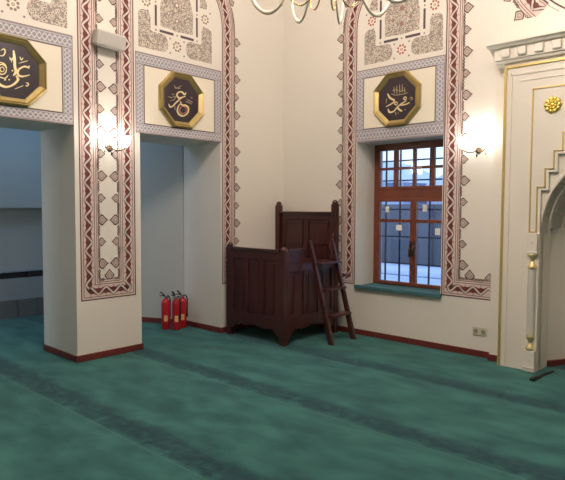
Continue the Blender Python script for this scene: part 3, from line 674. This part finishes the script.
# raised border of the surround (outer moulding) and recessed fields
m = MB()
for x0, x1 in ((3.265, 3.285), (5.115, 5.135)): m.box(x0, x1, -.198, -.189, 0, 2.96)
m.box(3.265, 5.135, -.198, -.189, 2.93, 2.95); m.box(3.36, 5.04, -.196, -.189, 2.865, 2.88)
mb_(m, 'surround_moulding', M_marble, .003)
m = MB()
for x0, x1 in ((3.206, 3.232), (5.168, 5.194)): m.box(x0, x1, -.204, -.188, .0, 3.03)
m.box(3.23, 5.17, -.204, -.188, 3.005, 3.03)
mb_(m, 'gilt_edge', M_goldl, .004)
def polyline_box(m, P, w_, y0, y1):
    for (a, b_) in zip(P, P[1:]):
        m.box(min(a[0], b_[0]) - w_ / 2, max(a[0], b_[0]) + w_ / 2, y0, y1, min(a[1], b_[1]) - w_ / 2, max(a[1], b_[1]) + w_ / 2)
ins = [(3.487, 1.385), (3.487, 2.775), (4.913, 2.775), (4.913, 1.385), (4.848, 1.385)]
stp = [(3.552, 1.385), (3.552, 1.822), (3.622, 1.822), (3.622, 1.997), (3.697, 1.997), (3.697, 2.167), (3.772, 2.167), (3.772, 2.332), (3.847, 2.332), (3.847, 2.482), (3.927, 2.482), (3.927, 2.612), (4.017, 2.612), (4.017, 2.735), (4.2, 2.735)]
m = MB(); polyline_box(m, ins + [(8.4 - x, z) for x, z in stp], .014, -.199, -.189); polyline_box(m, [(3.487, 1.385)] + stp, .014, -.1985, -.189)
mb_(m, 'gilt_spandrel_line', M_goldl, .003)
for x in (3.674, 4.726):
    m = MB(); R90 = Matrix.Rotation(PI / 2, 3, 'X').to_4x4(); c = Vector((x, -.19, 2.60))
    m.lathe([(.055, 0), (.055, .008), (.02, .018), (.004, .03)], c, 20, M=R90)
    for ring, rr, pr_, n in ((0, .058, .026, 10), (1, .032, .018, 8)):
        for k in range(n):
            a = 2 * PI * (k + .5 * ring) / n; p = c + Vector((rr * math.cos(a), -.008 - .008 * ring, rr * math.sin(a)))
            m.lathe([(pr_, 0), (pr_ * .85, .008), (pr_ * .4, .014), (.001, .015)], p, 8, M=R90)
    mb_(m, 'gilt_rosette', MATS.get('gilt_bright') or mat('gilt_bright', (.88, .66, .16), .3, .75))
# cornice
m = MB()
prof = [(-.19, 3.05), (-.225, 3.06), (-.235, 3.085), (-.25, 3.09), (-.25, 3.20), (-.285, 3.205), (-.30, 3.225), (-.325, 3.235), (-.325, 3.262), (-.08, 3.275), (-.08, 3.05)]
a = [m.bm.verts.new((3.14 + (y + .25) * 1.0 if y > -.32 else 3.06, y, z)) for y, z in prof]; b2 = [m.bm.verts.new((8.4 - (3.14 + (y + .25) * 1.0 if y > -.32 else 3.06), y, z)) for y, z in prof]
for v_, (y, z) in zip(a, prof): v_.co.x = {True: 3.06, False: 3.12}[z > 3.2] if y < -.24 else (3.13 if y < -.1 else 3.10)
for v_, w_ in zip(b2, a): v_.co.x = 8.4 - w_.co.x
m.bm.faces.new(a); m.bm.faces.new(list(reversed(b2)))
for i in range(len(a)): m.bm.faces.new([a[i], b2[i], b2[(i + 1) % len(a)], a[(i + 1) % len(a)]])
mb_(m, 'cornice', M_marble)
for k in range(13):
    x = 3.235 + k * .16
    mb_(MB().box(x - .044, x + .044, -.276, -.249, 3.105, 3.190), 'dentil', M_marble, .016)
# faint carved crest above the cornice
m = MB()
def crest(u, v, w_): return (u, w_, v)
m.prism([(3.42, 3.262), (3.46, 3.36), (3.56, 3.40), (3.62, 3.46), (3.78, 3.48), (3.95, 3.56), (4.2, 3.66), (4.45, 3.56), (4.62, 3.48), (4.78, 3.46), (4.84, 3.40), (4.94, 3.36), (4.98, 3.262)], -.079, crest, 0, -.095)
mb_(m, 'crest', M_marble, .006)
# niche: faceted shaft, arch plate and stalactite hood
NP = [(3.592, -.10), (3.592, .12), (3.725, .36), (4.0, .52), (4.4, .52), (4.675, .36), (4.808, .12), (4.808, -.10)]
m = MB()
for i in range(len(NP) - 1):
    (xa, ya), (xb, yb) = NP[i], NP[i + 1]
    m.poly([(xa, ya, 0), (xb, yb, 0), (xb, yb, 1.42), (xa, ya, 1.42)])
o = mb_(m, 'niche_wall', M_marble)
m = MB()
NI = [(x + (4.2 - x) * .03, y - .015) for x, y in NP]
for zz in ((1.385, 1.41), (1.435, 1.445)):
    for i in range(1, len(NP) - 2): m.prism([NP[i], NP[i + 1], NI[i + 1], NI[i]], zz[1], lambda u, v, w_: (u, v, w_), 0, zz[0])
mb_(m, 'niche_moulding', M_marble)
m = MB()
for i in range(1, len(NP) - 2): m.prism([NP[i], NP[i + 1], NI[i + 1], NI[i]], .06, lambda u, v, w_: (u, v, w_), 0, 0)
mb_(m, 'niche_skirting', M_skirt)
m = MB(); lv = 9; n = 25
def hoodpt(k, i, out):
    s_ = math.sqrt(max(0, 1 - (k / lv) ** 2)) * (1 if not out else 1)
    u = i / (n - 1); a = PI * (1 - u); zig = 1 + (.055 if (i + k) % 2 else -.03)
    rx, ry = .615 * s_ * (zig if 0 < i < n - 1 else 1), .52 * s_ * zig
    return (4.2 + rx * math.cos(a), max(-.10, -.10 + ry * 1.15 * math.sin(a)), 1.42 + 1.35 * (k + (.0 if not out else .75)) / lv)
for k in range(lv):
    A = [hoodpt(k, i, False) for i in range(n)]; B = [hoodpt(k, i, True) for i in range(n)]
    Cn = [hoodpt(k + 1, i, False) for i in range(n)]
    for i in range(n - 1):
        m.poly([A[i], A[i + 1], B[i + 1], B[i]]); m.poly([B[i], B[i + 1], Cn[i + 1], Cn[i]])
mb_(m, 'stalactite_hood', M_muq)
arcP = [(3.585, 1.42), (3.60, 1.55), (3.635, 1.68), (3.69, 1.80), (3.76, 1.90), (3.85, 2.0), (3.95, 2.12), (4.05, 2.27), (4.13, 2.42), (4.2, 2.60)]
m = MB(); out_ = [(3.586, 1.42)] + arcP[1:] 
m.prism([(3.586, 1.42)] + arcP[1:] + [(8.4 - x, z) for x, z in reversed(arcP[:-1])] + [(4.814, 2.94), (3.586, 2.94)], -.10, fy(0), 0, -.155)
mb_(m, 'arch_plate', M_marble)
for tt, yy in ((.0, -.165), (.045, -.06)):
    m = MB(); P = [(x + (4.2 - x) * tt * 1.4, z - tt) for x, z in arcP]; m.tube([(x, yy, z) for x, z in P + [(8.4 - x, z) for x, z in reversed(P[:-1])]], .012, 6); mb_(m, 'arch_rib', M_muq)
# columns
for cx in (3.528, 4.872):
    e = MB().box(cx - .052, cx + .055, -.232, -.15, 0, .215).box(cx - .058, cx + .056, -.238, -.15, .03, .05); mb_(e, 'column_pedestal', M_marble, .006)
    s_ = MB().lathe([(.036, .36), (.040, .375), (.040, 1.01), (.045, 1.025)], (cx, -.19, 0), 20); mb_(s_, 'column_shaft', M_marble)
    for z0, nm in ((.215, 'gilt_base'), (1.025, 'gilt_capital')):
        g = MB().lathe([(.044, z0), (.046, z0 + .015), (.034, z0 + .04), (.018, z0 + .065), (.015, z0 + .08), (.024, z0 + .09), (.038, z0 + .125), (.045, z0 + .145)], (cx, -.195, 0), 16); mb_(g, nm, M_goldc)
    e = MB().box(cx - .052, cx + .055, -.238, -.15, 1.17, 1.20).box(cx - .048, cx + .050, -.230, -.15, 1.20, 1.37); mb_(e, 'column_capital', M_marble, .006)
    g = MB().prism([(cx - .02, 1.275), (cx, 1.25), (cx + .02, 1.275), (cx + .01, 1.288), (cx, 1.278), (cx - .01, 1.288)], -.2335, fy(0), 0, -.230); mb_(g, 'carved_heart', M_muq)
    g = MB().prism([(cx - .02, .125), (cx, .10), (cx + .02, .125), (cx + .01, .138), (cx, .128), (cx - .01, .138)], -.2355, fy(0), 0, -.232); mb_(g, 'carved_heart', M_muq)

# black strap on the carpet
m = MB(); P = [(3.665, -.52), (3.655, -.44), (3.675, -.36), (3.680, -.26), (3.70, -.16), (3.715, -.06)]
rr = [.026, .030, .022, .018, .016, .010]
m.tube([(x, y, .012) for x, y in P], rr, 8, flat=1.0)
for v_ in m.bm.verts: v_.co.z = .013 + (v_.co.z - .012) * .42
ob = m.build('strap', M_black); set3(ob, 'short black strap lying on the carpet before the mihrab', 'strap')

# ------------------------------------------------------------------ chandelier
CX_, CY_, CZ_, CS_ = 3.41, -3.32, 2.815, 1.3
Ch = empty('chandelier', (CX_, CY_, CZ_), 'white and gold chandelier with curled arms hanging at the top edge of the picture', 'chandelier'); Ch.scale = (CS_,) * 3
HC = (H - CZ_) / CS_
MB().lathe([(.004, .08), (.02, .10), (.035, .13), (.02, .17), (.05, .21), (.07, .27), (.045, .34), (.03, .40), (.05, .48), (.028, .55), (.02, .75), (.012, .80)], n=20).build('hub', M_chand, Ch)
MB().tube([(0, 0, .78), (0, 0, HC - .10)], .008).build('suspension_rod', M_chandg, Ch)
MB().lathe([(.07, HC - .10), (.08, HC - .05), (.09, HC - .002)], n=20).build('ceiling_rose', M_chandg, Ch)
NA = 10
for k in range(NA):
    a = 2 * PI * k / NA + .17; ca, sa = math.cos(a), math.sin(a); zo = 0
    def q(r, z): return (r * ca, r * sa, z + zo)
    prof = [(.04, .26), (.10, .30), (.15, .25), (.18, .16), (.22, .06), (.28, .00), (.34, .00), (.40, .05), (.43, .13), (.43, .22)]
    MB().tube([q(*p) for p in catmull(prof, 4)], .0055, 8, flat=1.7).build('arm', M_chand, Ch)
    pr2 = [(.20, .10), (.19, .03), (.14, -.005), (.09, .02), (.08, .08), (.11, .12), (.15, .11), (.16, .07)]
    MB().tube([q(*p) for p in catmull(pr2, 4)], .004, 6).build('scroll', M_chandg, Ch)
    MB().lathe([(.010, .0), (.035, .01), (.040, .02), (.018, .022), (.016, .09), (.012, .09)], q(.43, .215), 14).build('candle_cup', M_chand, Ch)
    MB().lathe([(.006, .0), (.016, .02), (.018, .04), (.010, .07), (.002, .09)], q(.43, .305), 10).build('bulb', M_bulb, Ch)
    if k % 3 == 0:
        l = bpy.data.lights.new('chandelier_light', 'POINT'); l.energy = 4; l.color = (1, .86, .74); l.shadow_soft_size = .08
        o = bpy.data.objects.new('chandelier_light', l); col.objects.link(o); o.location = Vector(q(.43, .42)) * CS_ + Vector((CX_, CY_, CZ_))
# unseen upper tier with larger lamps, added to brighten the walls towards the top
MB().lathe([(.02, 1.0), (.06, 1.06), (.09, 1.16), (.05, 1.28), (.02, 1.34)], n=20).build('hub', M_chand, Ch)
for k in range(8):
    a = 2 * PI * k / 8 + .3; ca, sa = math.cos(a), math.sin(a)
    def q(r, z): return (r * ca, r * sa, z)
    MB().tube([q(*p) for p in catmull([(.05, 1.14), (.15, 1.20), (.26, 1.12), (.38, 1.02), (.50, 1.04), (.56, 1.14)], 4)], .010, 8).build('arm', M_chand, Ch)
    MB().lathe([(.010, .0), (.04, .01), (.045, .02), (.018, .022), (.016, .09), (.012, .09)], q(.56, 1.135), 14).build('candle_cup', M_chand, Ch)
    MB().lathe([(.006, .0), (.018, .02), (.022, .045), (.012, .08), (.002, .10)], q(.56, 1.225), 10).build('bulb', M_bulb, Ch)
    if k % 2 == 0:
        l = bpy.data.lights.new('chandelier_light', 'POINT'); l.energy = UP_E; l.color = (1, .86, .75); l.shadow_soft_size = .12
        o = bpy.data.objects.new('chandelier_light', l); col.objects.link(o); o.location = Vector(q(.56, 1.42)) * CS_ + Vector((CX_, CY_, CZ_))

# ------------------------------------------------------------------ daylight and corridor fill
def area(name, loc_, rot, sx, sy, e, c):
    l = bpy.data.lights.new(name, 'AREA'); l.shape = 'RECTANGLE'; l.size = sx; l.size_y = sy; l.energy = e; l.color = c
    o = bpy.data.objects.new(name, l); col.objects.link(o); o.location = loc_; o.rotation_euler = rot; return o
# blue daylight from unseen windows of the side corridor, plus added fill lights
area('corridor_daylight', (-1.75, -8.6, 1.9), (PI / 2 - .25, 0, 0), 1.4, 1.8, 30, (.70, .84, 1))
area('corridor_floor_fill', (-1.9, -2.5, 3.08), (0, 0, 0), .9, 1.2, 9, (.30, .58, 1))  # added blue fill from above for the corridor floor, no skylight there
area('corridor_fill', (-1.9, -5.2, 3.05), (0, 0, 0), .8, .8, 9, (.85, .92, 1))  # added near-neutral fill, no lamp fitting behind it
w = bpy.data.worlds.new('world'); bpy.context.scene.world = w; w.use_nodes = True; nt = w.node_tree
bg = nt.nodes['Background']; tc = nt.nodes.new('ShaderNodeTexCoord'); sp_ = nt.nodes.new('ShaderNodeSeparateXYZ'); r = nt.nodes.new('ShaderNodeValToRGB')
nt.links.new(tc.outputs['Generated'], sp_.inputs[0]); nt.links.new(sp_.outputs['Z'], r.inputs['Fac']); nt.links.new(r.outputs['Color'], bg.inputs['Color'])
r.color_ramp.elements[0].position = 0.0; r.color_ramp.elements[0].color = (.70, .85, 1, 1); r.color_ramp.elements[1].position = .7; r.color_ramp.elements[1].color = (.35, .5, .85, 1)
bg.inputs['Strength'].default_value = 1.5

# ------------------------------------------------------------------ camera
f_, pitch, roll, yaw = 568.6676, -.0547, .0043, .7445
fw = Vector((-math.sin(yaw) * math.cos(pitch), math.cos(yaw) * math.cos(pitch), math.sin(pitch)))
r0 = Vector((math.cos(yaw), math.sin(yaw), 0)); u0 = r0.cross(fw)
rr_ = r0 * math.cos(roll) + u0 * math.sin(roll); uu_ = -r0 * math.sin(roll) + u0 * math.cos(roll)
cam = bpy.data.cameras.new('camera'); co = bpy.data.objects.new('camera', cam); col.objects.link(co)
co.matrix_world = Matrix(((rr_.x, uu_.x, -fw.x, 5.4956), (rr_.y, uu_.y, -fw.y, -5.9608), (rr_.z, uu_.z, -fw.z, 1.6), (0, 0, 0, 1)))
cam.sensor_width = 36; cam.sensor_fit = 'HORIZONTAL'; cam.lens = f_ / 565 * 36; cam.clip_start = .05
s = bpy.context.scene; s.camera = co
s.view_settings.view_transform = 'Standard'; s.view_settings.look = 'None'; s.view_settings.gamma = 1; s.view_settings.use_curve_mapping = False
s.view_settings.exposure = 0.27
